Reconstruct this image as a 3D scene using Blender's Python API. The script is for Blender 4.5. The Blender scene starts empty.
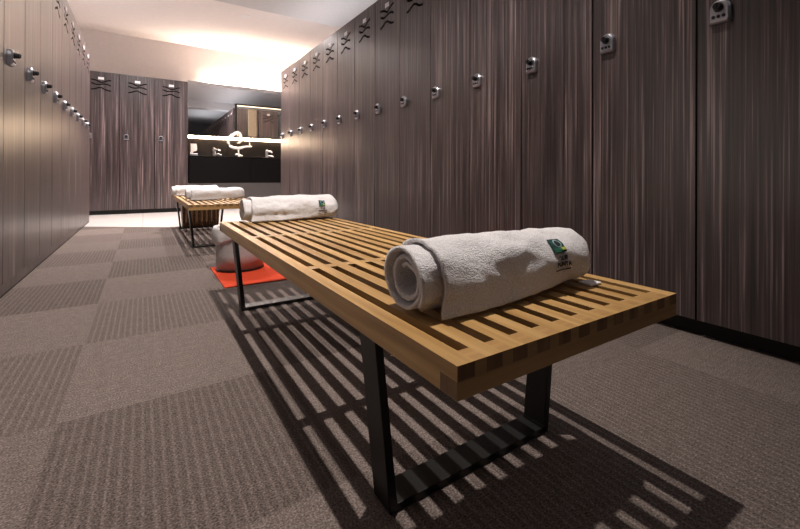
import bpy, bmesh, math, random
from mathutils import Vector, Matrix, noise
random.seed(7)
R = math.radians
SC = bpy.context.scene
COL = SC.collection

# ------------------------------------------------------------------ camera, world, exposure
H = 0.5736
YAW, PITCH, ROLL = R(35.713), R(-0.075), R(0.188)
FPX, CX, CY = 416.0, 442.17, 175.72
cam_data = bpy.data.cameras.new('camera')
cam = bpy.data.objects.new('camera', cam_data)
COL.objects.link(cam)
r0 = Vector((math.cos(YAW), -math.sin(YAW), 0))
d0 = Vector((math.sin(YAW), math.cos(YAW), 0))
u0 = Vector((0, 0, 1))
d1 = d0*math.cos(PITCH) - u0*math.sin(PITCH)
u1 = u0*math.cos(PITCH) + d0*math.sin(PITCH)
r1 = r0*math.cos(ROLL) + u1*math.sin(ROLL)
u2 = u1*math.cos(ROLL) - r0*math.sin(ROLL)
m = Matrix((r1, u2, -d1)).transposed().to_4x4()
m.translation = Vector((0, 0, H))
cam.matrix_world = m
cam_data.sensor_fit = 'HORIZONTAL'
cam_data.sensor_width = 36.0
cam_data.lens = FPX/800*36
cam_data.shift_x = (400-CX)/800
cam_data.shift_y = (CY-264.5)/800
cam_data.clip_start = 0.02
SC.camera = cam

world = bpy.data.worlds.new('world')
SC.world = world
world.use_nodes = True
world.node_tree.nodes['Background'].inputs[0].default_value = (0.9, 0.9, 1.0, 1)
world.node_tree.nodes['Background'].inputs[1].default_value = 0.0

SPOT_MAIN = 450.0
SPOT_FAR = 270.0
LED_TOP = 430.0
LED_LOW = 70.0
SC.view_settings.view_transform = 'Standard'
SC.view_settings.look = 'None'
SC.view_settings.gamma = 1
SC.view_settings.use_curve_mapping = False
SC.view_settings.exposure = 0.0
SC.cycles.use_denoising = True
SC.cycles.max_bounces = 8
SC.cycles.diffuse_bounces = 5

def area_light(name, loc, size, size_y, energy, color, rot=(0, 0, 0)):
    l = bpy.data.lights.new(name, 'AREA')
    l.shape = 'RECTANGLE'; l.size = size; l.size_y = size_y
    l.energy = energy; l.color = color
    o = bpy.data.objects.new(name, l); COL.objects.link(o)
    o.location = loc; o.rotation_euler = rot
    return o

# added unseen fill lights above the two locker rows, thrown up at the ceiling
area_light('fill_light_right', (1.87, 3.9, 2.085), 0.42, 4.2, 12, (1.0, 0.93, 0.93), (R(180), 0, 0))
area_light('fill_light_left', (-0.79, 4.4, 2.085), 0.42, 4.0, 12, (1.0, 0.91, 0.89), (R(180), 0, 0))

area_light('fill_light_entrance', (1.87, -1.0, 2.085), 0.42, 3.4, 16, (1.0, 0.95, 0.95), (R(180), 0, 0))  # added fill without a real fixture, brightens the entrance ceiling

# ------------------------------------------------------------------ layout numbers
W = 0.4248
XR, XL = 1.609, -0.529
ZT, ZB = 2.062, 0.0625
YR0 = 0.6788            # right row: divider nearest to the camera
YL0 = 2.768             # left row: divider at the picture's left edge
YB = 7.732              # fronts of the back lockers
XB = 0.566              # right edge of the back lockers
YW = 8.25               # back wall
ZC = 2.78               # high ceiling by the vanity
ZM = 2.62               # ceiling over the benches
ZN = 2.90               # ceiling near the camera
YC1, YC2 = 5.5, 3.2
BX0, BX1, BZ = 0.2927, 0.8118, 0.356

# ------------------------------------------------------------------ materials
def new_mat(name):
    mt = bpy.data.materials.new(name); mt.use_nodes = True
    nt = mt.node_tree
    return mt, nt, nt.nodes['Principled BSDF']

def plain(name, col, rough=0.5, metal=0.0, spec=0.5, emit=None, estr=0):
    mt, nt, b = new_mat(name)
    b.inputs['Base Color'].default_value = (*col, 1)
    b.inputs['Roughness'].default_value = rough
    b.inputs['Metallic'].default_value = metal
    b.inputs['Specular IOR Level'].default_value = spec
    if emit:
        b.inputs['Emission Color'].default_value = (*emit, 1)
        b.inputs['Emission Strength'].default_value = estr
    return mt

def N(nt, t, **kw):
    n = nt.nodes.new(t)
    for k, v in kw.items():
        setattr(n, k, v)
    return n

def ramp(nt, stops):
    n = nt.nodes.new('ShaderNodeValToRGB')
    cr = n.color_ramp
    cr.elements[0].position = stops[0][0]; cr.elements[0].color = (*stops[0][1], 1)
    cr.elements[1].position = stops[-1][0]; cr.elements[1].color = (*stops[-1][1], 1)
    for p, c in stops[1:-1]:
        e = cr.elements.new(p); e.color = (*c, 1)
    return n

def math_node(nt, op, a, b=None, c=None):
    n = nt.nodes.new('ShaderNodeMath'); n.operation = op
    for i, v in enumerate((a, b, c)):
        if v is None: continue
        if isinstance(v, (int, float)): n.inputs[i].default_value = v
        else: nt.links.new(v, n.inputs[i])
    return n.outputs[0]

def mat_laminate():
    mt, nt, b = new_mat('zebrano_laminate')
    L = nt.links.new
    tc = N(nt, 'ShaderNodeTexCoord'); oi = N(nt, 'ShaderNodeObjectInfo')
    mp = N(nt, 'ShaderNodeMapping'); mp.inputs['Scale'].default_value = (105, 105, 1.1)
    L(tc.outputs['Object'], mp.inputs[0])
    n1 = N(nt, 'ShaderNodeTexNoise', noise_dimensions='4D'); n1.inputs['Scale'].default_value = 1.0
    n1.inputs['Detail'].default_value = 4; n1.inputs['Roughness'].default_value = 0.62
    L(mp.outputs[0], n1.inputs['Vector'])
    w = math_node(nt, 'MULTIPLY', oi.outputs['Random'], 40.0)
    L(w, n1.inputs['W'])
    rp = ramp(nt, [(0.36, (0.009, 0.006, 0.006)), (0.48, (0.034, 0.0235, 0.023)), (0.56, (0.062, 0.045, 0.0435)), (0.66, (0.23, 0.18, 0.175))])
    L(n1.outputs['Fac'], rp.inputs[0])
    # broad bands
    mp2 = N(nt, 'ShaderNodeMapping'); mp2.inputs['Scale'].default_value = (11, 11, 0.25)
    L(tc.outputs['Object'], mp2.inputs[0])
    n2 = N(nt, 'ShaderNodeTexNoise', noise_dimensions='4D'); n2.inputs['Scale'].default_value = 1.0
    L(mp2.outputs[0], n2.inputs['Vector']); L(w, n2.inputs['W'])
    r2 = ramp(nt, [(0.3, (0.73, 0.695, 0.71)), (0.7, (1.24, 1.165, 1.18))])
    L(n2.outputs['Fac'], r2.inputs[0])
    mx = N(nt, 'ShaderNodeMix', data_type='RGBA', blend_type='MULTIPLY'); mx.inputs['Factor'].default_value = 1
    L(rp.outputs[0], mx.inputs['A']); L(r2.outputs[0], mx.inputs['B'])
    L(mx.outputs['Result'], b.inputs['Base Color'])
    b.inputs['Roughness'].default_value = 0.33
    b.inputs['Specular IOR Level'].default_value = 0.85
    bp = N(nt, 'ShaderNodeBump'); bp.inputs['Strength'].default_value = 0.12; bp.inputs['Distance'].default_value = 0.001
    L(n1.outputs['Fac'], bp.inputs['Height']); L(bp.outputs[0], b.inputs['Normal'])
    return mt

def mat_wood(name, dark, mid, light, axis, rough=0.42):
    mt, nt, b = new_mat(name); L = nt.links.new
    tc = N(nt, 'ShaderNodeTexCoord'); oi = N(nt, 'ShaderNodeObjectInfo')
    mp = N(nt, 'ShaderNodeMapping')
    s = [70, 70, 70]; s[axis] = 3.0
    mp.inputs['Scale'].default_value = s
    L(tc.outputs['Object'], mp.inputs[0])
    n1 = N(nt, 'ShaderNodeTexNoise'); n1.inputs['Scale'].default_value = 1; n1.inputs['Detail'].default_value = 4
    L(mp.outputs[0], n1.inputs['Vector'])
    rp = ramp(nt, [(0.3, dark), (0.5, mid), (0.72, light)])
    L(n1.outputs['Fac'], rp.inputs[0])
    # board to board tone, steps every slat
    mp2 = N(nt, 'ShaderNodeMapping')
    s2 = [22.4, 22.4, 22.4]; s2[axis] = 0.9
    mp2.inputs['Scale'].default_value = s2
    L(tc.outputs['Object'], mp2.inputs[0])
    n2 = N(nt, 'ShaderNodeTexNoise'); n2.inputs['Scale'].default_value = 1; n2.inputs['Detail'].default_value = 0
    L(mp2.outputs[0], n2.inputs['Vector'])
    r2 = ramp(nt, [(0.3, (0.8, 0.78, 0.74)), (0.7, (1.12, 1.13, 1.16))])
    L(n2.outputs['Fac'], r2.inputs[0])
    mx = N(nt, 'ShaderNodeMix', data_type='RGBA', blend_type='MULTIPLY'); mx.inputs['Factor'].default_value = 1
    L(rp.outputs[0], mx.inputs['A']); L(r2.outputs[0], mx.inputs['B'])
    L(mx.outputs['Result'], b.inputs['Base Color'])
    b.inputs['Roughness'].default_value = rough
    return mt

def mat_towel():
    mt, nt, b = new_mat('terry_cloth'); L = nt.links.new
    tc = N(nt, 'ShaderNodeTexCoord')
    n1 = N(nt, 'ShaderNodeTexNoise'); n1.inputs['Scale'].default_value = 420; n1.inputs['Detail'].default_value = 3
    L(tc.outputs['Object'], n1.inputs['Vector'])
    rp = ramp(nt, [(0.3, (0.56, 0.535, 0.55)), (0.7, (0.80, 0.78, 0.80))])
    L(n1.outputs['Fac'], rp.inputs[0]); L(rp.outputs[0], b.inputs['Base Color'])
    b.inputs['Roughness'].default_value = 0.95
    b.inputs['Specular IOR Level'].default_value = 0.1
    b.inputs['Sheen Weight'].default_value = 0.25
    n2 = N(nt, 'ShaderNodeTexNoise'); n2.inputs['Scale'].default_value = 60; n2.inputs['Detail'].default_value = 4
    L(tc.outputs['Object'], n2.inputs['Vector'])
    ad = math_node(nt, 'ADD', n1.outputs['Fac'], n2.outputs['Fac'])
    bp = N(nt, 'ShaderNodeBump'); bp.inputs['Strength'].default_value = 0.9; bp.inputs['Distance'].default_value = 0.004
    L(ad, bp.inputs['Height']); L(bp.outputs[0], b.inputs['Normal'])
    return mt

def mat_carpet():
    mt, nt, b = new_mat('ribbed_carpet_tiles'); L = nt.links.new
    tc = N(nt, 'ShaderNodeTexCoord'); sp = N(nt, 'ShaderNodeSeparateXYZ')
    L(tc.outputs['Object'], sp.inputs[0])
    u = math_node(nt, 'DIVIDE', math_node(nt, 'SUBTRACT', sp.outputs[0], 0.338-5.0), 0.5)
    v = math_node(nt, 'DIVIDE', math_node(nt, 'SUBTRACT', sp.outputs[1], 0.742-5.55), 0.555)
    cu = math_node(nt, 'FLOOR', u); cv = math_node(nt, 'FLOOR', v)
    gt = math_node(nt, 'GREATER_THAN', cu, 10.5)
    par = math_node(nt, 'MODULO', math_node(nt, 'ADD', math_node(nt, 'ADD', math_node(nt, 'ADD', cu, cv), gt), 0.0), 2.0)
    # cell shade
    cb = N(nt, 'ShaderNodeCombineXYZ'); L(cu, cb.inputs[0]); L(cv, cb.inputs[1])
    wn = N(nt, 'ShaderNodeTexWhiteNoise'); L(cb.outputs[0], wn.inputs['Vector'])
    # wobble for the ribs
    nz = N(nt, 'ShaderNodeTexNoise'); nz.inputs['Scale'].default_value = 55; nz.inputs['Detail'].default_value = 2
    L(tc.outputs['Object'], nz.inputs['Vector'])
    wob = math_node(nt, 'MULTIPLY', nz.outputs['Fac'], 1.6)
    ru = math_node(nt, 'SINE', math_node(nt, 'ADD', math_node(nt, 'MULTIPLY', u, 2*math.pi*28), wob))
    rv = math_node(nt, 'SINE', math_node(nt, 'ADD', math_node(nt, 'MULTIPLY', v, 2*math.pi*31), wob))
    mixr = N(nt, 'ShaderNodeMix', data_type='FLOAT')
    L(par, mixr.inputs['Factor']); L(rv, mixr.inputs['A']); L(ru, mixr.inputs['B'])
    rib = mixr.outputs['Result']
    rib = math_node(nt, 'MULTIPLY', math_node(nt, 'ADD', rib, 1.0), 0.5)
    rib = math_node(nt, 'SUBTRACT', math_node(nt, 'MULTIPLY', math_node(nt, 'POWER', rib, 3.0), 2.2), 0.7)
    pile = N(nt, 'ShaderNodeTexNoise'); pile.inputs['Scale'].default_value = 270; pile.inputs['Detail'].default_value = 3
    L(tc.outputs['Object'], pile.inputs['Vector'])
    blot = N(nt, 'ShaderNodeTexNoise'); blot.inputs['Scale'].default_value = 38; blot.inputs['Detail'].default_value = 4
    L(tc.outputs['Object'], blot.inputs['Vector'])
    # value
    amp = math_node(nt, 'ADD', math_node(nt, 'MULTIPLY', par, 0.065), 0.025)
    val = math_node(nt, 'ADD', 0.5, math_node(nt, 'MULTIPLY', rib, amp))
    val = math_node(nt, 'ADD', val, math_node(nt, 'MULTIPLY', math_node(nt, 'SUBTRACT', pile.outputs['Fac'], 0.5), 2.0))
    val = math_node(nt, 'ADD', val, math_node(nt, 'MULTIPLY', math_node(nt, 'SUBTRACT', blot.outputs['Fac'], 0.5), 0.35))
    val = math_node(nt, 'SUBTRACT', val, math_node(nt, 'MULTIPLY', par, 0.13))
    val = math_node(nt, 'ADD', val, math_node(nt, 'MULTIPLY', math_node(nt, 'SUBTRACT', wn.outputs['Value'], 0.5), 0.16))
    rp = ramp(nt, [(0.0, (0.040, 0.031, 0.028)), (0.5, (0.121, 0.096, 0.087)), (1.0, (0.255, 0.21, 0.195))])
    L(val, rp.inputs[0]); L(rp.outputs[0], b.inputs['Base Color'])
    b.inputs['Roughness'].default_value = 0.95; b.inputs['Specular IOR Level'].default_value = 0.15
    hgt = math_node(nt, 'ADD', math_node(nt, 'MULTIPLY', rib, 0.16), math_node(nt, 'MULTIPLY', pile.outputs['Fac'], 1.2))
    bp = N(nt, 'ShaderNodeBump'); bp.inputs['Strength'].default_value = 0.7; bp.inputs['Distance'].default_value = 0.004
    L(hgt, bp.inputs['Height']); L(bp.outputs[0], b.inputs['Normal'])
    return mt

def mat_noisy(name, c0, c1, scale, rough, bump=0.0, spec=0.5):
    mt, nt, b = new_mat(name); L = nt.links.new
    tc = N(nt, 'ShaderNodeTexCoord')
    n1 = N(nt, 'ShaderNodeTexNoise'); n1.inputs['Scale'].default_value = scale; n1.inputs['Detail'].default_value = 4
    L(tc.outputs['Object'], n1.inputs['Vector'])
    rp = ramp(nt, [(0.3, c0), (0.7, c1)])
    L(n1.outputs['Fac'], rp.inputs[0]); L(rp.outputs[0], b.inputs['Base Color'])
    b.inputs['Roughness'].default_value = rough
    b.inputs['Specular IOR Level'].default_value = spec
    if bump:
        bp = N(nt, 'ShaderNodeBump'); bp.inputs['Strength'].default_value = bump; bp.inputs['Distance'].default_value = 0.003
        L(n1.outputs['Fac'], bp.inputs['Height']); L(bp.outputs[0], b.inputs['Normal'])
    return mt

def mat_wicker():
    mt, nt, b = new_mat('woven_rattan'); L = nt.links.new
    tc = N(nt, 'ShaderNodeTexCoord')
    w1 = N(nt, 'ShaderNodeTexWave', bands_direction='Z'); w1.inputs['Scale'].default_value = 22; w1.inputs['Distortion'].default_value = 1.2
    w2 = N(nt, 'ShaderNodeTexWave', bands_direction='X'); w2.inputs['Scale'].default_value = 14; w2.inputs['Distortion'].default_value = 0.6
    L(tc.outputs['Object'], w1.inputs['Vector']); L(tc.outputs['Object'], w2.inputs['Vector'])
    mul = math_node(nt, 'MULTIPLY', w1.outputs['Fac'], w2.outputs['Fac'])
    rp = ramp(nt, [(0.0, (0.14, 0.07, 0.034)), (0.6, (0.36, 0.20, 0.10)), (1.0, (0.46, 0.28, 0.15))])
    L(mul, rp.inputs[0]); L(rp.outputs[0], b.inputs['Base Color'])
    bp = N(nt, 'ShaderNodeBump'); bp.inputs['Strength'].default_value = 0.8; bp.inputs['Distance'].default_value = 0.006
    L(mul, bp.inputs['Height']); L(bp.outputs[0], b.inputs['Normal'])
    return mt

def mat_tile():
    mt, nt, b = new_mat('pale_floor_tile'); L = nt.links.new
    tc = N(nt, 'ShaderNodeTexCoord')
    br = N(nt, 'ShaderNodeTexBrick'); br.offset = 0
    br.inputs['Scale'].default_value = 1
    br.inputs['Brick Width'].default_value = 0.6; br.inputs['Row Height'].default_value = 0.6
    br.inputs['Mortar Size'].default_value = 0.003
    br.inputs['Color1'].default_value = (0.62, 0.58, 0.55, 1); br.inputs['Color2'].default_value = (0.66, 0.61, 0.58, 1)
    br.inputs['Mortar'].default_value = (0.35, 0.33, 0.32, 1)
    L(tc.outputs['Object'], br.inputs['Vector']); L(br.outputs['Color'], b.inputs['Base Color'])
    b.inputs['Roughness'].default_value = 0.22
    return mt

LAM = mat_laminate()
WOOD = mat_wood('ash_wood', (0.32, 0.176, 0.060), (0.42, 0.250, 0.092), (0.52, 0.330, 0.138), 1, 0.36)
ENDG = mat_wood('ash_wood_end_grain', (0.13, 0.062, 0.022), (0.17, 0.085, 0.032), (0.22, 0.115, 0.046), 2)
WOODX = mat_wood('ash_wood_crosswise', (0.28, 0.150, 0.052), (0.36, 0.205, 0.075), (0.44, 0.265, 0.105), 0, 0.36)
TOWEL = mat_towel()
CARPET = mat_carpet()
TILE = mat_tile()
REDMAT = mat_noisy('red_carpet', (0.40, 0.038, 0.014), (0.58, 0.068, 0.03), 300, 0.95, 0.6, 0.1)
WHITE = mat_noisy('white_paint', (0.80, 0.76, 0.75), (0.84, 0.80, 0.79), 30, 0.75)
GREYC = mat_noisy('grey_paint', (0.60, 0.60, 0.62), (0.64, 0.64, 0.66), 30, 0.8)
CREAM = mat_noisy('cream_panel', (0.34, 0.29, 0.205), (0.38, 0.32, 0.225), 20, 0.6)
DARKW = mat_noisy('dark_grey_paint', (0.16, 0.16, 0.17), (0.19, 0.19, 0.20), 20, 0.8)
BLACK = plain('black_steel', (0.007, 0.007, 0.007), 0.38, 0.0, 0.35)
SLOT = plain('black_void', (0.006, 0.005, 0.005), 0.9, 0, 0.1)
PLINTH = plain('black_plinth', (0.008, 0.008, 0.008), 0.6, 0, 0.3)
CARC = plain('dark_carcass', (0.012, 0.009, 0.009), 0.7, 0, 0.2)
CHROME = plain('satin_chrome', (0.55, 0.55, 0.59), 0.30, 1.0)
LOCKM = plain('dark_chrome', (0.40, 0.40, 0.44), 0.32, 1.0)
KNOB = plain('black_plastic', (0.008, 0.008, 0.009), 0.3, 0, 0.5)
PLATE = plain('white_plate', (0.80, 0.80, 0.82), 0.4)
STEEL = mat_noisy('brushed_steel', (0.36, 0.34, 0.34), (0.42, 0.40, 0.40), 60, 0.45)
STEEL.node_tree.nodes['Principled BSDF'].inputs['Metallic'].default_value = 0.3
LINER = mat_noisy('white_liner', (0.46, 0.44, 0.44), (0.54, 0.52, 0.52), 40, 0.7, 0.4)
MIRROR = plain('mirror_glass', (0.86, 0.88, 0.90), 0.01, 1.0)
COUNTER = plain('black_counter', (0.003, 0.0025, 0.0025), 0.5, 0, 0.08)
UNDERSHADE = plain('grey_under_counter_shade', (0.20, 0.19, 0.19), 0.35, 0, 0.5)
SPLASH = plain('dark_splashback', (0.012, 0.009, 0.007), 0.45, 0, 0.2)
WICKER = mat_wicker()
PORC = plain('pale_glazed_ceramic', (0.85, 0.78, 0.70), 0.15, 0, 0.6)
SOAP = plain('pale_dispenser_plastic', (0.80, 0.72, 0.64), 0.3)
LEDM = plain('warm_led', (1, 0.9, 0.8), 0.5, 0, 0.5, (1.0, 0.75, 0.585), LED_TOP)
LEDL = plain('warm_led_low', (1, 0.9, 0.8), 0.5, 0, 0.5, (1.0, 0.72, 0.48), LED_LOW)
GLOW = plain('lamp_disc', (1, 1, 1), 0.5, 0, 0.5, (1.0, 0.93, 0.85), 12.0)
TEAL = plain('teal_thread', (0.005, 0.050, 0.048), 0.9)
NAVY = plain('dark_thread', (0.006, 0.014, 0.022), 0.9)
PALE = plain('pale_thread', (0.24, 0.36, 0.35), 0.9)
GREEN = plain('green_thread', (0.010, 0.11, 0.06), 0.9)
YELLOW = plain('yellow_thread', (0.32, 0.34, 0.06), 0.9)
INK = plain('black_thread', (0.012, 0.012, 0.014), 0.9)

# ------------------------------------------------------------------ helpers
def obj(name, bm, mats, parent=None, smooth=False, bevel=0.0, segs=2):
    me = bpy.data.meshes.new(name)
    bmesh.ops.recalc_face_normals(bm, faces=bm.faces)
    bm.to_mesh(me); bm.free()
    if not isinstance(mats, (list, tuple)): mats = [mats]
    for mm in mats: me.materials.append(mm)
    if smooth:
        for p in me.polygons: p.use_smooth = True
    o = bpy.data.objects.new(name, me); COL.objects.link(o)
    if parent: o.parent = parent
    if bevel:
        md = o.modifiers.new('bevel', 'BEVEL'); md.width = bevel; md.segments = segs; md.limit_method = 'ANGLE'; md.angle_limit = R(40)
    return o

def thing(name, label, cat, loc=(0, 0, 0), rz=0, group=None):
    o = bpy.data.objects.new(name, None); COL.objects.link(o)
    o.empty_display_size = 0.1
    o.location = loc; o.rotation_euler = (0, 0, rz)
    tag(o, label, cat, group)
    return o

def tag(o, label, cat, group=None):
    o['label'] = label; o['category'] = cat
    if group: o['group'] = group
    return o

def struct(name, bm, mats, **kw):
    o = obj(name, bm, mats, **kw); o['kind'] = 'structure'
    return o

def box(bm, x0, x1, y0, y1, z0, z1, mi=0):
    v = [bm.verts.new((x, y, z)) for z in (z0, z1) for y in (y0, y1) for x in (x0, x1)]
    fs = []
    for q in ((0, 2, 3, 1), (4, 5, 7, 6), (0, 1, 5, 4), (2, 6, 7, 3), (0, 4, 6, 2), (1, 3, 7, 5)):
        f = bm.faces.new([v[i] for i in q]); f.material_index = mi; fs.append(f)
    return fs

def BM(): return bmesh.new()

def cyl(bm, c, axis, r0_, r1_, h, n=24):
    """cylinder/cone from point c along axis"""
    ax = Vector(axis).normalized()
    a = ax.orthogonal().normalized(); b = ax.cross(a)
    rings = []
    for k, rr in ((0, r0_), (h, r1_)):
        rings.append([bm.verts.new(Vector(c) + ax*k + (a*math.cos(t)+b*math.sin(t))*rr) for t in [2*math.pi*i/n for i in range(n)]])
    for i in range(n):
        bm.faces.new((rings[0][i], rings[0][(i+1) % n], rings[1][(i+1) % n], rings[1][i]))
    bm.faces.new(rings[0]); bm.faces.new(rings[1])

def lathe(bm, prof, n=32, cap=True):
    rings = [[bm.verts.new((r*math.cos(2*math.pi*i/n), r*math.sin(2*math.pi*i/n), z)) for i in range(n)] for r, z in prof]
    for a, b in zip(rings, rings[1:]):
        for i in range(n):
            bm.faces.new((a[i], a[(i+1) % n], b[(i+1) % n], b[i]))
    if cap:
        bm.faces.new(rings[0]); bm.faces.new(rings[-1])

def tube(bm, pts, rads, n=12):
    pts = [Vector(p) for p in pts]
    if not isinstance(rads, (list, tuple)): rads = [rads]*len(pts)
    rings = []
    up = None
    for i, p in enumerate(pts):
        t = (pts[min(i+1, len(pts)-1)] - pts[max(i-1, 0)]).normalized()
        if up is None: up = t.orthogonal().normalized()
        a = (up - t*up.dot(t)).normalized(); b = t.cross(a); up = a
        rings.append([bm.verts.new(p + (a*math.cos(2*math.pi*k/n)+b*math.sin(2*math.pi*k/n))*rads[i]) for k in range(n)])
    for A, B in zip(rings, rings[1:]):
        for k in range(n):
            bm.faces.new((A[k], A[(k+1) % n], B[(k+1) % n], B[k]))
    bm.faces.new(rings[0]); bm.faces.new(rings[-1])

def prism(bm, poly, y0, y1):
    """poly in xz, extruded along y"""
    a = [bm.verts.new((x, y0, z)) for x, z in poly]
    b = [bm.verts.new((x, y1, z)) for x, z in poly]
    n = len(poly)
    bm.faces.new(a); bm.faces.new(b)
    for i in range(n):
        bm.faces.new((a[i], a[(i+1) % n], b[(i+1) % n], b[i]))

def copy_tree(o, parent=None):
    c = o.copy(); COL.objects.link(c)
    if parent: c.parent = parent
    for ch in o.children: copy_tree(ch, c)
    return c

# ------------------------------------------------------------------ room
bm = BM()
edge = [(-1.0, 6.42), (-0.529, 6.09), (0.26, 5.50), (3.4, 5.50)]
f = bm.faces.new([bm.verts.new((x, y, 0)) for x, y in [(-1.0, -5.0), (3.4, -5.0)] + edge[::-1]])
ret = bmesh.ops.extrude_face_region(bm, geom=[f])
for v in ret['geom']:
    if isinstance(v, bmesh.types.BMVert): v.co.z = -0.05
struct('floor', bm, CARPET)
bm = BM()
f = bm.faces.new([bm.verts.new((x, y, -0.001)) for x, y in edge + [(3.4, YW), (-1.0, YW)]])
ret = bmesh.ops.extrude_face_region(bm, geom=[f])
for v in ret['geom']:
    if isinstance(v, bmesh.types.BMVert): v.co.z = -0.05
struct('floor_vanity', bm, TILE)

def sbox(name, mat, *a):
    bm = BM(); box(bm, *a); return struct(name, bm, mat)
sbox('wall_back', WHITE, -1.1, 3.5, YW, YW+0.1, -0.05, ZN+0.1)
sbox('wall_left', WHITE, -1.15, -1.04, -5.1, YW, -0.05, ZN+0.1)
sbox('wall_right', WHITE, 3.4, 3.5, -5.1, YW, -0.05, ZN+0.1)
sbox('wall_front', DARKW, -1.1, 3.5, -5.1, -5.0, -0.05, ZN+0.1)
sbox('ceiling', GREYC, -1.1, 3.5, YC2, YC1, ZM, ZC+0.1)
sbox('ceiling_vanity', WHITE, -1.1, 3.5, YC1, YW, ZC, ZC+0.1)
sbox('ceiling_entrance', GREYC, -1.1, 3.5, -5.1, YC2-0.3, ZN, ZN+0.1)
sbox('ceiling_beam', GREYC, -1.1, 3.5, YC2-0.3, YC2, 2.42, ZN+0.1)

# plinths under the lockers
NR0, NR1 = -1, 13
NLm = -1
sbox('baseboard_right', PLINTH, XR+0.05, XR+0.5, YR0+NR0*W, YR0+NR1*W-0.01, 0, ZB)
sbox('baseboard_left', LAM, XL-0.5, XL-0.002, YL0+NLm*W, YL0+9*W-0.005, 0.012, ZB-0.002)
sbox('trim_5', PLINTH, XL-0.5, XL-0.006, YL0+NLm*W, YL0+9*W-0.005, 0, 0.0118)
sbox('baseboard_back', PLINTH, XB-3*W, XB-0.005, YB+0.04, YW-0.01, 0, ZB)

# ------------------------------------------------------------------ lockers
LH = ZT - ZB
GAP = 0.0037
def wave(kind, t):
    if kind == 0: return -0.036*math.exp(-((t-0.52)/0.24)**2) + 0.006*(t-0.5)
    if kind == 1: return -0.011*math.sin((t-0.07)*2*math.pi*1.15) * 1.0 - 0.016*(t-0.5)
    return 0.036*math.exp(-((t-0.46)/0.24)**2) - 0.006*(t-0.5)
def wave_poly(kind, zc, grow=0.0):
    n = 22; hw = 0.1125 + grow; th = 0.0095 + grow
    up, dn = [], []
    for i in range(n+1):
        t = i/n; x = -hw + 2*hw*t
        dz = (wave(kind, min(1, t+0.01)) - wave(kind, max(0, t-0.01)))/(0.02*2*hw)
        nrm = Vector((-dz, 1)).normalized()
        z = zc + wave(kind, t)
        up.append((x + nrm.x*th, z + nrm.y*th)); dn.append((x - nrm.x*th, z - nrm.y*th))
    return up + dn[::-1]
WZ = (LH-0.114, LH-0.178, LH-0.262)

def make_locker():
    t = thing('locker', 'x', 'locker')
    bm = BM(); box(bm, -W/2+0.0008, W/2-0.0008, 0.0205, 0.49, 0, LH); obj('carcass', bm, CARC, t)
    # door: front sheet with three cut-out waves
    bm = BM()
    x0, x1, z0, z1 = -W/2+GAP, W/2-GAP, 0.0, LH
    loops = [[(x0, z0), (x1, z0), (x1, z1), (x0, z1)]] + [wave_poly(k, WZ[k]) for k in range(3)]
    front = []
    edges = []
    for lp in loops:
        vs = [bm.verts.new((x, 0, z)) for x, z in lp]
        es = [bm.edges.new((vs[i], vs[(i+1) % len(vs)])) for i in range(len(vs))]
        edges += es
    bmesh.ops.triangle_fill(bm, use_beauty=True, use_dissolve=False, edges=edges, normal=(0, -1, 0))
    fs = list(bm.faces)
    ret = bmesh.ops.extrude_face_region(bm, geom=fs)
    for v in ret['geom']:
        if isinstance(v, bmesh.types.BMVert): v.co.y = 0.018
    obj('door', bm, LAM, t)
    for k in range(3):
        bm = BM(); prism(bm, wave_poly(k, WZ[k], 0.0006), 0.008, 0.019)
        o = obj('vent_slot', bm, SLOT, t); 
        o['label'] = 'black wavy ventilation slot'
    # number plate
    bm = BM(); box(bm, -0.033, 0.033, -0.0025, 0.0005, LH-0.112, LH-0.076)
    o = obj('number_plate', bm, PLATE, t, bevel=0.002); o['label'] = 'small white number plate'
    # lock
    lx, lz = -W/2+0.079, 1.140-ZB
    lw, lh = 0.033, 0.041
    prof = [(-lw, -lh), (lw*0.85, -lh), (lw, -lh*0.8), (lw, 0.2*lh)]
    prof += [(lw*math.cos(a)*1.0, 0.2*lh+0.8*lh*math.sin(a)) for a in [R(d) for d in range(15, 166, 15)]]
    prof += [(-lw, 0.2*lh)]
    bm = BM()
    back = [bm.verts.new((lx+x, 0.0005, lz+z)) for x, z in prof]
    mid = [bm.verts.new((lx+x, -0.014, lz+z)) for x, z in prof]
    fr = [bm.verts.new((lx+x*0.84, -0.021, lz+z*0.84)) for x, z in prof]
    n = len(prof)
    for A, B in ((back, mid), (mid, fr)):
        for i in range(n): bm.faces.new((A[i], A[(i+1) % n], B[(i+1) % n], B[i]))
    bm.faces.new(fr); bm.faces.new(back)
    lock = obj('lock', bm, LOCKM, t, bevel=0.002); lock['label'] = 'satin chrome combination lock'
    bm = BM(); cyl(bm, (lx-0.001, -0.0205, lz+0.011), (0, -1, 0), 0.0155, 0.0155, 0.004); cyl(bm, (lx-0.001, -0.0245, lz+0.011), (0, -1, 0), 0.013, 0.0115, 0.017)
    box(bm, lx-0.003, lx+0.001, -0.045, -0.041, lz+0.002, lz+0.020)
    o = obj('knob', bm, KNOB, lock); o['label'] = 'black turning knob'
    for i in range(3):
        bm = BM(); cyl(bm, (lx-0.017+0.0155*i, -0.0195, lz-0.019), (0, -1, 0), 0.0062, 0.0056, 0.004, 14)
        o = obj('code_dial', bm, KNOB, lock); o['label'] = 'small black code dial'
    return t

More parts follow.
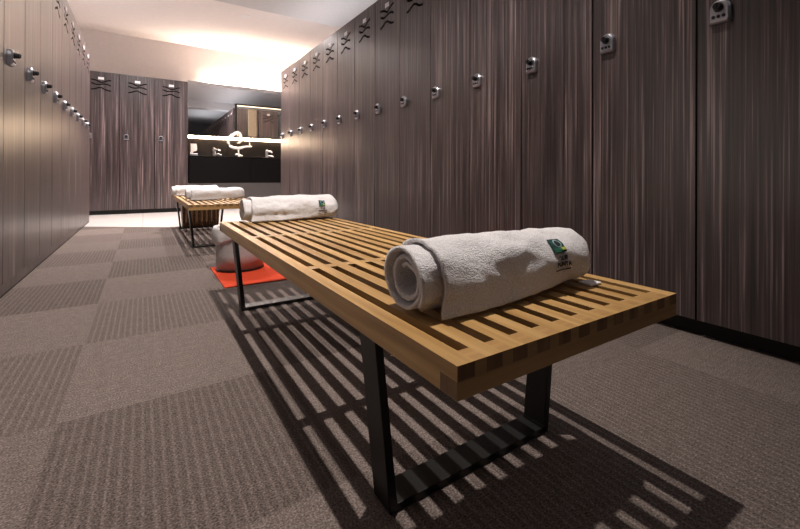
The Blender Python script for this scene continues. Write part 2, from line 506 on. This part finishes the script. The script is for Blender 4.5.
ordw = ['nearest', 'second', 'third', 'fourth', 'fifth', 'sixth', 'seventh', 'eighth', 'ninth', 'tenth', 'eleventh', 'twelfth', 'thirteenth', 'fourteenth', 'fifteenth']
proto = make_locker()
used = [False]
def place_locker(x, y, rz, label, group):
    o = proto if not used[0] else copy_tree(proto)
    used[0] = True
    o.location = (x, y, ZB); o.rotation_euler = (0, 0, rz)
    o['label'] = label; o['group'] = group
    return o
vis = 0
for n in range(-1, NR1):
    y = YR0 + n*W - W/2 if False else YR0 + (n+0.5)*W
    if n == -1: lab = 'dark zebrano locker cut by the right edge of the photo, with the highest lock'
    elif n == 12: lab = 'last locker of the long right row, beside the vanity mirror'
    else: lab = '%s dark zebrano locker from the right edge in the long right row' % ordw[n+1]
    place_locker(XR, y, R(-90), lab, 'lockers of the right row')
for n in range(-1, 9):
    y = YL0 + (n+0.5)*W
    if n == -1: lab = 'locker cut by the left edge of the photo, nearest of the left row'
    elif n == 8: lab = 'last locker of the left row, beside the three back lockers'
    else: lab = '%s locker from the left edge in the left row, seen edge-on' % ordw[n+1]
    place_locker(XL, y, R(90), lab, 'lockers of the left row')
for n, lab in enumerate(['right one of three grey-brown back lockers, next to the mirror', 'middle one of the three grey-brown lockers on the back wall', 'left one of three back lockers, half behind the left row']):
    place_locker(XB-(n+0.5)*W, YB, 0, lab, 'lockers against the back wall')

# end panel of the right row (faces the vanity), a cream post and a locker turned to the vanity
place_locker(2.33, YR0+NR1*W+0.02, R(180), 'locker turned to the vanity, seen only as a reflection in the framed mirror', 'lockers facing the vanity')
sbox('trim_4', CREAM, 1.90, 2.07, YR0+NR1*W+0.02, YR0+NR1*W+0.05, 0, ZT)
sbox('baseboard_end', PLINTH, 2.115, 2.545, YR0+NR1*W-0.45, YR0+NR1*W-0.03, 0, ZB)
bm = BM(); box(bm, XR+0.001, XR+0.495, YR0+NR1*W+0.001, YR0+NR1*W+0.019, 0, ZT)
struct('trim_1', bm, LAM)
bm = BM(); box(bm, XB+0.001, XB+0.012, YB+0.002, YW-0.002, 0, ZT)
struct('trim_2', bm, LAM)
bm = BM(); box(bm, XL-0.49, XL-0.002, YL0+9*W+0.001, YL0+9*W+0.012, 0, ZT)
struct('trim_3', bm, LAM)

# ------------------------------------------------------------------ vanity
vt = thing('vanity_counter', 'long black vanity unit under the glowing mirror at the far end', 'vanity', (0.58, YB, 0))
VX = 2.75
bm = BM(); box(bm, 0.012, VX, 0.012, 0.50, 0.45, 0.872); obj('cabinet', bm, COUNTER, vt, bevel=0.004)
bm = BM(); box(bm, 0.002, VX, 0.0, 0.50, 0.873, 0.893); obj('countertop', bm, COUNTER, vt, bevel=0.003)
bm = BM(); box(bm, 0.002, VX, 0.4975, 0.5155, 0.8935, 1.205); obj('splashback', bm, SPLASH, vt)
for k in range(3):
    bm = BM(); box(bm, 0.02+k*0.91, 0.02+k*0.91+0.9, -0.002, 0.011, 0.46, 0.865); obj('cabinet_door', bm, COUNTER, vt, bevel=0.002)

bm = BM(); box(bm, 0.01, VX, 0.40, 0.42, 0.0, 0.449); obj('shade_panel', bm, UNDERSHADE, vt)  # added grey panel, its colour stands in for shade on the wall below
mi = thing('vanity_mirror', 'wide frameless mirror with warm glowing light above and below', 'mirror', (0.60, YW-0.07, 1.25))
MX = 2.6
bm = BM(); box(bm, 0, MX, 0.0, 0.006, 0.0, 0.925); obj('mirror_glass', bm, MIRROR, mi)
bm = BM(); box(bm, 0.04, MX-0.04, 0.0065, 0.03, 0.04, 0.885); obj('backing_board', bm, SLOT, mi)
bm = BM(); box(bm, 0.28, MX-0.06, 0.034, 0.062, 0.885, 0.905); obj('led_strip', bm, LEDM, mi)['label'] = 'warm light strip above the mirror'
bm = BM(); box(bm, 0.02, MX-0.06, 0.02, 0.05, -0.026, 0.012); obj('led_strip', bm, LEDL, mi)['label'] = 'warm light strip under the mirror'

fm = thing('framed_mirror', 'smaller black-framed mirror hanging in front of the wide mirror', 'mirror', (1.33, YW-0.115, 1.27))
bm = BM()
fw, fh, ft = 1.05, 0.585, 0.022
box(bm, 0, fw, 0, 0.03, fh-ft, fh); box(bm, 0, fw, 0, 0.03, 0, ft*0.5); box(bm, 0, ft, 0, 0.03, ft*0.5, fh-ft); box(bm, fw-ft, fw, 0, 0.03, ft*0.5, fh-ft)
obj('frame', bm, BLACK, fm)
bm = BM(); box(bm, ft, fw-ft, 0.012, 0.018, ft*0.5, fh-ft); obj('mirror_glass', bm, MIRROR, fm)
bm = BM(); box(bm, ft+0.004, fw-ft-0.004, 0.004, 0.011, fh-ft-0.022, fh-ft-0.004); obj('led_strip', bm, plain('soft_led', (1, .9, .7), 0.5, 0, 0.5, (1.0, 0.80, 0.52), 1.4), fm)
bm = BM(); box(bm, 0.1, fw-0.1, 0.019, 0.044, 0.1, fh-0.1); obj('mounting_block', bm, BLACK, fm)

def faucet(x, lab):
    t = thing('faucet', lab, 'faucet', (x, YB+0.30, 0.8932), 0, 'faucets on the vanity counter')
    bm = BM(); cyl(bm, (0, 0, 0), (0, 0, 1), 0.024, 0.020, 0.15, 20); obj('column', bm, CHROME, t, smooth=False, bevel=0.003)
    bm = BM(); tube(bm, [(0.01, 0, 0.115), (0.05, -0.03, 0.118), (0.075, -0.05, 0.105), (0.078, -0.052, 0.09)], [0.018, 0.017, 0.016, 0.015], 14); obj('lever', bm, CHROME, t, smooth=True)
    bm = BM(); tube(bm, [(0.012, 0, 0.035), (0.06, -0.04, 0.037), (0.09, -0.07, 0.028), (0.092, -0.072, 0.012)], [0.017, 0.017, 0.016, 0.015], 14); obj('spout', bm, CHROME, t, smooth=True)
    return t
faucet(0.985, 'left chrome faucet on the black vanity, next to the soap dispenser')
faucet(1.83, 'right chrome faucet on the black vanity, near the right lockers')

sd = thing('soap_dispenser', 'small pale boxy soap dispenser at the left end of the vanity', 'soap dispenser', (0.675, YB+0.28, 0.8932))
bm = BM(); box(bm, -0.05, 0.06, -0.04, 0.04, 0, 0.045); obj('base', bm, CHROME, sd, bevel=0.004)
bm = BM(); prism(bm, [(-0.042, 0.0455), (-0.005, 0.0455), (0.0, 0.075), (0.048, 0.09), (0.052, 0.13), (0.045, 0.19), (-0.042, 0.19)], -0.035, 0.035); obj('body', bm, SOAP, sd, bevel=0.008)
bm = BM(); box(bm, -0.042, 0.045, -0.036, 0.036, 0.191, 0.205); obj('lid', bm, SOAP, sd, bevel=0.004)

# pale sculptural ornament in the middle of the counter
og = thing('counter_ornament', 'pale swan-like ornament on a thin stem in the middle of the vanity', 'ornament', (1.36, YB+0.27, 0.8932))
bm = BM()
tube(bm, [(-0.055, 0.0, 0.045), (-0.03, 0, 0.05), (0.0, 0, 0.045), (0.03, 0.0, 0.03), (0.062, 0, 0.026)], [0.014, 0.018, 0.014, 0.02, 0.014], 12)
tube(bm, [(0.005, 0, 0.001), (0.005, 0, 0.03), (0.0, 0, 0.06)], [0.022, 0.018, 0.014], 12)
obj('foot', bm, PORC, og, smooth=True)
bm = BM(); tube(bm, [(0.0, 0, 0.06), (-0.006, 0, 0.10), (-0.002, 0, 0.145)], [0.013, 0.011, 0.016], 12); obj('stem', bm, PORC, og, smooth=True)
bm = BM()
tube(bm, [(-0.15, 0, 0.21), (-0.125, 0, 0.180), (-0.08, 0, 0.162), (-0.02, 0, 0.155), (0.05, 0, 0.165), (0.09, 0, 0.185), (0.14, 0, 0.192), (0.195, 0, 0.195), (0.215, 0, 0.198)], [0.016, 0.024, 0.028, 0.028, 0.024, 0.02, 0.02, 0.02, 0.008], 14)
tube(bm, [(0.175, 0, 0.20), (0.176, 0, 0.235), (0.175, 0, 0.27)], [0.011, 0.010, 0.007], 10)
obj('body', bm, PORC, og, smooth=True)
bm = BM()
tube(bm, [(-0.145, 0, 0.20), (-0.168, 0, 0.255), (-0.160, 0, 0.31), (-0.125, 0, 0.35), (-0.09, 0, 0.385), (-0.055, 0, 0.42), (-0.02, 0, 0.435), (0.015, 0, 0.42), (0.035, 0, 0.38), (0.04, 0, 0.33), (0.035, 0, 0.28), (0.01, 0, 0.255), (-0.03, 0, 0.25)],
     [0.016, 0.02, 0.022, 0.022, 0.024, 0.026, 0.026, 0.024, 0.02, 0.018, 0.017, 0.015, 0.008], 14)
obj('neck', bm, PORC, og, smooth=True)

# ------------------------------------------------------------------ benches
NS = 12
SW = 0.0264
PITCHX = (BX1-BX0-SW)/(NS-1)
BWID = BX1-BX0
def make_bench(length, label):
    t = thing('slatted_bench', label, 'bench', ((BX0+BX1)/2, 0, 0), 0, 'slatted wooden benches')
    zt, zm, zb = BZ, BZ-0.0185, BZ-0.0405
    er = 0.034
    x0 = -BWID/2
    def setend(fs, axis, mi):
        for f in fs:
            f.normal_update()
            if abs(f.normal[axis]) > 0.9: f.material_index = mi
    for i in range(NS):
        bm = BM()
        a = x0 + i*PITCHX
        if i in (0, NS-1):
            setend(box(bm, a, a+SW, 0, length, zm, zt), 1, 1)
            setend(box(bm, a, a+SW, er, length-er, zb, zm), 1, 1)
            o = obj('side_rail', bm, [WOOD, ENDG], t)
        else:
            setend(box(bm, a, a+SW, 0.0, length, zm, zt), 1, 1)
            o = obj('slat', bm, [WOOD, ENDG], t)
    for y0_ in (0, length-er):
        bm = BM()
        setend(box(bm, x0, x0+BWID, y0_, y0_+er, zb, zm), 0, 1)
        for i in range(NS-1):
            a = x0+i*PITCHX+SW
            box(bm, a, a+PITCHX-SW, y0_, y0_+er, zm, zt)
        obj('end_rail', bm, [WOODX, ENDG], t)
    for c in (length/3, 2*length/3):
        bm = BM()
        box(bm, x0+SW, x0+BWID-SW, c-0.016, c+0.016, zb+0.004, zm)
        for i in range(NS-1):
            a = x0+i*PITCHX+SW
            box(bm, a, a+PITCHX-SW, c-0.016, c+0.016, zm, zt)
        obj('cross_rail', bm, [WOODX], t)
    # sled legs of flat black bar
    th = 0.0145
    for c in (0.275, length-0.245):
        xt, xb, z1 = 0.243, 0.212, zb-0.0005
        dx = 0.022
        outer = [(-xt, z1), (-xb, 0.0005), (xb-dx, 0.0005), (xt-dx, z1)]
        inner = [(xt-dx-th, z1), (xb-dx-th, th), (-xb+th, th), (-xt+th, z1)]
        bm = BM(); prism(bm, outer+inner, c-0.0305, c+0.0305)
        obj('leg', bm, BLACK, t, bevel=0.0015)
    return t
BL = 1.817
b1 = make_bench(BL, 'long slatted ash bench on black sled legs in the foreground')
b1.location.y = 0.376
b2 = make_bench(1.96, 'far slatted ash bench near the vanity, behind the steel bin')
b2.location = ((BX0+BX1)/2-0.02, 3.57, 0)

# ------------------------------------------------------------------ towels
def towel(name, label, loc, Lx, ry, rz_, turns, seed, detail=True, flap=0.012, rot=0.0, group='rolled white towels'):
    """roll along local x from 0..Lx, base at z=0, centre y=0; front is -y"""
    t = thing(name, label, 'towel', loc, rot, group)
    th = 0.0115
    NX = 64 if detail else 30
    per = 56 if detail else 36
    # angle: psi measured so that psi=0 points to -y/down front hem; roll goes over the top to the back
    hem = R(199)       # direction (from +y axis) of the outer hem : front-bottom
    def centre(x): return 0.0
    def rad(phi_total, k):
        return k
    def surf(x, ang, rr, off=0.0):
        """ang measured from +y counterclockwise in (y,z) ; rr 0..1 radius fraction"""
        u = x/Lx
        e = 1.0
        # rounded right end
        d = (u-0.90)/0.10
        if d > 0: e = max(0.0, 1-d**2.4*0.42)
        bulge = 1 + 0.035*math.sin(u*5.0+seed) + 0.02*math.sin(u*11+2*seed)
        Y = ry*rr*e*bulge*math.cos(ang); Z = rz_*rr*e*bulge*math.sin(ang)
        nv = Vector((u*6+seed*3.1, math.cos(ang)*1.8*rr, math.sin(ang)*1.8*rr))
        wr = noise.noise(nv)*0.0080 + noise.noise(nv*2.7)*0.0030 + noise.noise(nv*7)*0.0008
        k = 1 + wr/max(0.02, ry)*min(1, rr*1.6)
        Y *= k; Z *= k
        # rest on the bench: flatten below
        zb_ = -rz_*0.93
        if Z < zb_*0.72:
            Z = zb_*0.72 + (Z-zb_*0.72)*0.28 if Z > zb_*1.2 else zb_*0.85
        if off:
            l = math.hypot(Y, Z) or 1; Y += Y/l*off; Z += Z/l*off
        return Vector((x, Y, Z - zb_*0.845 + 0.002))
    tot = turns*2*math.pi
    n = int(per*turns)
    frac = th/((ry+rz_)/2)
    outer_idx, inner_idx = [], []
    bm = BM()
    OUT, INN = [], []
    for i in range(n+1):
        s = i/n                       # 0 at core, 1 at hem
        a = hem - (1-s)*tot
        rr = 0.10 + 0.90*s if turns < 1.5 else 1.0 - (1-s)*turns*frac*1.12
        rr = max(rr, 0.06)
        # start of this layer along x (the inner roll pokes out on the left)
        lay = (1-s)*turns
        out_w = max(0.0, 1-lay/0.98)
        xs = 0.0 + 0.033*(1 if lay < 0.95 else 0)*min(1, (0.95-lay)/0.10 if lay < 0.95 else 0) + 0.006*noise.noise(Vector((i*0.11, seed*5, 0))) + 0.008*max(0, lay-1.6)
        xe = Lx - 0.014*min(3, lay)
        ro, rn = [], []
        for j in range(NX+1):
            q = j/NX
            x = xs + (xe-xs)*q
            tt = th*(0.55 + 0.45*min(1, 8*q, 8*(1-q)))
            hemk = 1.0
            po = surf(x, a, rr); pi_ = surf(x, a, max(0.02, rr - tt/((ry+rz_)/2)))
            ro.append(bm.verts.new(po)); rn.append(bm.verts.new(pi_))
        OUT.append(ro); INN.append(rn)
    # flap: carry the outer end forward and down on to the bench
    lo, li = OUT[-1], INN[-1]
    for kk in range(1, 6):
        f_ = kk/5
        ro, rn = [], []
        for j in range(NX+1):
            p = lo[j].co.copy(); p2 = li[j].co.copy()
            u_ = p.x/Lx
            lift = 0.012*max(0.0, (u_-0.35)/0.65)
            drop = (p.z-0.0065-lift)*min(1, f_)
            sway = 0.004*noise.noise(Vector((p.x*14, seed, f_)))
            tuck = (0.022*max(0.0, (u_-0.45)/0.55) - 0.006)*f_**1.5
            po = Vector((p.x - 0.006*f_*(1-u_), p.y + tuck + sway*f_, p.z-drop))
            pi_ = Vector((p.x - 0.006*f_*(1-u_), p.y + tuck + 0.0085 + sway*f_, p.z-drop-0.003))
            ro.append(bm.verts.new(po)); rn.append(bm.verts.new(pi_))
        OUT.append(ro); INN.append(rn)
    m_ = len(OUT)
    for i in range(m_-1):
        for j in range(NX):
            bm.faces.new((OUT[i][j], OUT[i][j+1], OUT[i+1][j+1], OUT[i+1][j]))
            bm.faces.new((INN[i][j], INN[i+1][j], INN[i+1][j+1], INN[i][j+1]))
        bm.faces.new((OUT[i][0], OUT[i+1][0], INN[i+1][0], INN[i][0]))
        bm.faces.new((OUT[i][NX], INN[i][NX], INN[i+1][NX], OUT[i+1][NX]))
    for j in range(NX):
        bm.faces.new((OUT[0][j], INN[0][j], INN[0][j+1], OUT[0][j+1]))
        bm.faces.new((OUT[-1][j], OUT[-1][j+1], INN[-1][j+1], INN[-1][j]))
    body = obj('rolled_cloth', bm, TOWEL, t, smooth=True)
    return t, surf

def patch(surf, x0, x1, a0, a1, off, name, mat, parent, nx=8, na=8, th=0.0008):
    bm = BM()
    rows = []
    for o_ in (off, off-0.0016):
        g = [[bm.verts.new(surf(x0+(x1-x0)*i/nx, a0+(a1-a0)*j/na, 1.0, o_)) for i in range(nx+1)] for j in range(na+1)]
        rows.append(g)
    A, B = rows
    for j in range(na):
        for i in range(nx):
            bm.faces.new((A[j][i], A[j][i+1], A[j+1][i+1], A[j+1][i]))
            bm.faces.new((B[j][i], B[j+1][i], B[j+1][i+1], B[j][i+1]))
    for j in range(na):
        for i in (0, nx): bm.faces.new((A[j][i], A[j+1][i], B[j+1][i], B[j][i]))
    for i in range(nx):
        for j in (0, na): bm.faces.new((A[j][i], A[j][i+1], B[j][i+1], B[j][i]))
    return obj(name, bm, mat, parent)

def text_on(surf, s, size, xc, ac, rad, off, name, mat, parent):
    cu = bpy.data.curves.new('tmp', 'FONT'); cu.body = s; cu.size = size; cu.align_x = 'CENTER'; cu.align_y = 'CENTER'; cu.offset = size*0.02
    cu.resolution_u = 3
    to = bpy.data.objects.new('tmp', cu)
    me = bpy.data.meshes.new_from_object(to)
    bpy.data.objects.remove(to)
    bm = BM(); bm.from_mesh(me)
    for v in bm.verts:
        v.co = surf(xc+v.co.x, ac - v.co.y/rad, 1.0, off)
    ret = bmesh.ops.extrude_face_region(bm, geom=list(bm.faces))
    for v in ret['geom']:
        if isinstance(v, bmesh.types.BMVert): v.co.y += 0.001
    bpy.data.meshes.remove(me)
    return obj(name, bm, mat, parent)

def emblem(t, surf, xc, ac, rad, s=1.0):
    """woven badge: angle ac is the middle of the square; text below towards the hem"""
    # surface angle grows towards the front-bottom in this roll (180 deg = straight to the front)
    h = 0.024*s; da = h/rad
    em = patch(surf, xc-h, xc+h, ac-da, ac+da, 0.0022, 'emblem', TEAL, t)
    em['label'] = 'dark teal square emblem with ring and lettering'
    def disc(cx, ca, r, mat, nm, off):
        bm = BM(); vs = []
        for i in range(20):
            a = 2*math.pi*i/20
            vs.append(bm.verts.new(surf(cx+r*math.cos(a), ca+r*math.sin(a)/rad, 1.0, off)))
        f = bm.faces.new(vs)
        ret = bmesh.ops.extrude_face_region(bm, geom=[f])
        for v in ret['geom']:
            if isinstance(v, bmesh.types.BMVert): v.co.y += 0.001
        obj(nm, bm, mat, em)
    disc(xc+0.003*s, ac-0.25*da, 0.0145*s, PALE, 'ring', 0.0030)
    disc(xc+0.003*s, ac-0.25*da, 0.0105*s, NAVY, 'ring_centre', 0.0037)
    patch(surf, xc-h*0.9, xc+h*0.3, ac+da*0.45, ac+da*0.95, 0.0030, 'green_band', GREEN, em, 4, 4)
    patch(surf, xc+h*0.25, xc+h*0.9, ac+da*0.35, ac+da*0.75, 0.0036, 'yellow_leaf', YELLOW, em, 4, 4)
    text_on(surf, 'SUR', 0.020*s, xc+0.006*s, ac+da*1.75, rad, 0.0022, 'lettering', INK, em)
    text_on(surf, 'PUNTA', 0.020*s, xc+0.006*s, ac+da*2.6, rad, 0.0022, 'lettering', INK, em)
    # illegible small script: a broken stitched line
    bm = BM()
    n = 13
    for i in range(n):
        xa = xc+0.006*s + (i-n/2)*0.0054*s
        for o_ in (0,):
            q = [surf(xa, ac+da*3.25+(i % 3)*0.01, 1, 0.0022), surf(xa+0.0044*s, ac+da*3.25, 1, 0.0022), surf(xa+0.0044*s, ac+da*3.42, 1, 0.0022), surf(xa, ac+da*3.42, 1, 0.0022)]
            f = bm.faces.new([bm.verts.new(p) for p in q])
            ret = bmesh.ops.extrude_face_region(bm, geom=[f])
            for v in ret['geom']:
                if isinstance(v, bmesh.types.BMVert): v.co.y += 0.001
    obj('stitched_line', bm, INK, em)

# foreground towel
t1, s1 = towel('rolled_towel', 'large rolled white towel with teal emblem at the near end of the front bench', (0.334, 0.575, BZ+0.0005), 0.417, 0.078, 0.064, 3.4, 1.3)
emblem(t1, s1, 0.302, R(146), 0.072, 0.66)
bm = BM(); box(bm, 0.385, 0.42, -0.080, -0.050, 0.001, 0.004); o = obj('care_tag', bm, PLATE, t1); o['label'] = 'small white care tag'
t2, s2 = towel('rolled_towel', 'rolled white towel with small emblem at the far end of the front bench', (0.372, 2.115, BZ+0.0005), 0.45, 0.078, 0.068, 3.4, 4.2)
emblem(t2, s2, 0.355, R(158), 0.072, 0.66)
t3, s3 = towel('rolled_towel', 'plain rolled towel, nearer of the two on the far bench', (0.30, 4.22, BZ+0.0005), 0.46, 0.078, 0.062, 3.2, 2.2, False)
t4, s4 = towel('rolled_towel', 'plain rolled towel on the far bench, behind the other one', (0.245, 5.22, BZ+0.0005), 0.44, 0.078, 0.062, 3.2, 7.7, False)

# ------------------------------------------------------------------ red tile, bin, basket
bm = BM(); box(bm, 0.338, 0.838, 2.36, 2.93, 0.0004, 0.005)
mo = obj('carpet_mat', bm, REDMAT); tag(mo, 'bright red carpet square under the steel bin', 'mat')

bn = thing('waste_bin', 'round brushed steel bin with white liner on the red carpet square', 'bin', (0.487, 2.80, 0.0055))
bm = BM(); lathe(bm, [(0.130, 0.0), (0.134, 0.004), (0.134, 0.012), (0.131, 0.013)], 48); obj('base_ring', bm, BLACK, bn, smooth=False)
bm = BM(); lathe(bm, [(0.131, 0.0135), (0.134, 0.10), (0.137, 0.255), (0.138, 0.258), (0.130, 0.258), (0.125, 0.03)], 48); obj('bin_body', bm, STEEL, bn, smooth=True)
# liner folded over the rim, hanging further down on the left
bm = BM(); n = 64
rings = []
for k in range(9):
    ring = []
    for i in range(n):
        a = 2*math.pi*i/n
        left = max(0.0, math.cos(a-R(195)))**2
        hang = 0.045 + 0.06*left
        ruff = 0.004*math.sin(a*9)+0.003*math.sin(a*17+1)
        q = k/8
        if q < 0.25:
            r_ = 0.122 + 0.02*q/0.25; z = 0.252 + 0.012*math.sin(q/0.25*math.pi/2)
        else:
            g = (q-0.25)/0.75
            r_ = 0.142 + 0.007*math.sin(g*math.pi)*(0.3+left) + ruff*g + 0.004; z = 0.264 - hang*g
        ring.append(bm.verts.new((r_*math.cos(a), r_*math.sin(a), z)))
    rings.append(ring)
for A, B in zip(rings, rings[1:]):
    for i in range(n): bm.faces.new((A[i], A[(i+1) % n], B[(i+1) % n], B[i]))
lo = obj('liner', bm, LINER, bn, smooth=True)
sm = lo.modifiers.new('thick', 'SOLIDIFY'); sm.thickness = 0.002
lo['label'] = 'white liner folded over the rim'

bk = thing('wicker_basket', 'brown woven basket on the floor under the far bench', 'basket', (0.53, 5.46, 0))
bm = BM()
def taper(bm, x0, x1, y0, y1, z0, z1, k):
    lo_ = [bm.verts.new((x*k, y*k, z0)) for x, y in ((x0, y0), (x1, y0), (x1, y1), (x0, y1))]
    hi_ = [bm.verts.new((x, y, z1)) for x, y in ((x0, y0), (x1, y0), (x1, y1), (x0, y1))]
    il = [bm.verts.new((x*k*0.93, y*k*0.9, z0+0.012)) for x, y in ((x0, y0), (x1, y0), (x1, y1), (x0, y1))]
    ih = [bm.verts.new((x*0.93, y*0.9, z1)) for x, y in ((x0, y0), (x1, y0), (x1, y1), (x0, y1))]
    for i in range(4):
        j = (i+1) % 4
        bm.faces.new((lo_[i], lo_[j], hi_[j], hi_[i])); bm.faces.new((hi_[i], hi_[j], ih[j], ih[i])); bm.faces.new((ih[i], ih[j], il[j], il[i]))
    bm.faces.new(lo_); bm.faces.new(il)
taper(bm, -0.185, 0.185, -0.11, 0.11, 0.001, 0.262, 0.94)
obj('basket_body', bm, WICKER, bk)
bm = BM()
tube(bm, [(-0.185, -0.11, 0.268), (0.185, -0.11, 0.268), (0.185, 0.11, 0.268), (-0.185, 0.11, 0.268), (-0.185, -0.11, 0.268)], 0.008, 8)
obj('rim', bm, WICKER, bk)

# ------------------------------------------------------------------ ceiling lamps
def downlight(x, y, z, label, energy, col, size=110, blend=0.6, radius=0.03, on=True, aim=None):
    t = thing('ceiling_downlight', label, 'ceiling light', (x, y, z), 0, 'round recessed downlights')
    bm = BM(); n = 32
    lathe(bm, [(0.042, -0.001), (0.058, -0.004), (0.060, -0.0005)], n, cap=False); obj('trim_ring', bm, PLATE, t)
    bm = BM(); cyl(bm, (0, 0, -0.0015), (0, 0, -1), 0.041, 0.041, 0.001, 24); obj('lamp_disc', bm, GLOW if on else PLATE, t)
    if energy:
        l = bpy.data.lights.new('lamp', 'SPOT'); l.energy = energy; l.color = col; l.spot_size = R(size); l.spot_blend = blend; l.shadow_soft_size = radius
        o = bpy.data.objects.new('lamp', l); COL.objects.link(o); o.parent = t; o.location = (0, 0, -0.03)
        if aim: o.rotation_euler = (Vector(aim)-Vector((x, y, z-0.03))).to_track_quat('-Z', 'Y').to_euler()
    return t
downlight(0.50, 1.05, ZN, 'recessed downlight over the front bench', SPOT_MAIN, (1.0, 0.91, 0.83), 108, 1.0, 0.022, True, (0.35, 2.1, 0))
downlight(0.45, 4.55, ZM, 'recessed downlight over the far bench', SPOT_FAR, (1.0, 0.90, 0.82), 120, 0.8, 0.03)
downlight(1.14, 6.26, ZC, 'recessed downlight in the pale ceiling before the vanity', 420, (1.0, 0.91, 0.89), 150, 0.9, 0.05, False)
downlight(-0.05, 6.30, ZC, 'recessed downlight in the pale ceiling above the left aisle end', 350, (1.0, 0.91, 0.89), 150, 0.9, 0.05, False)
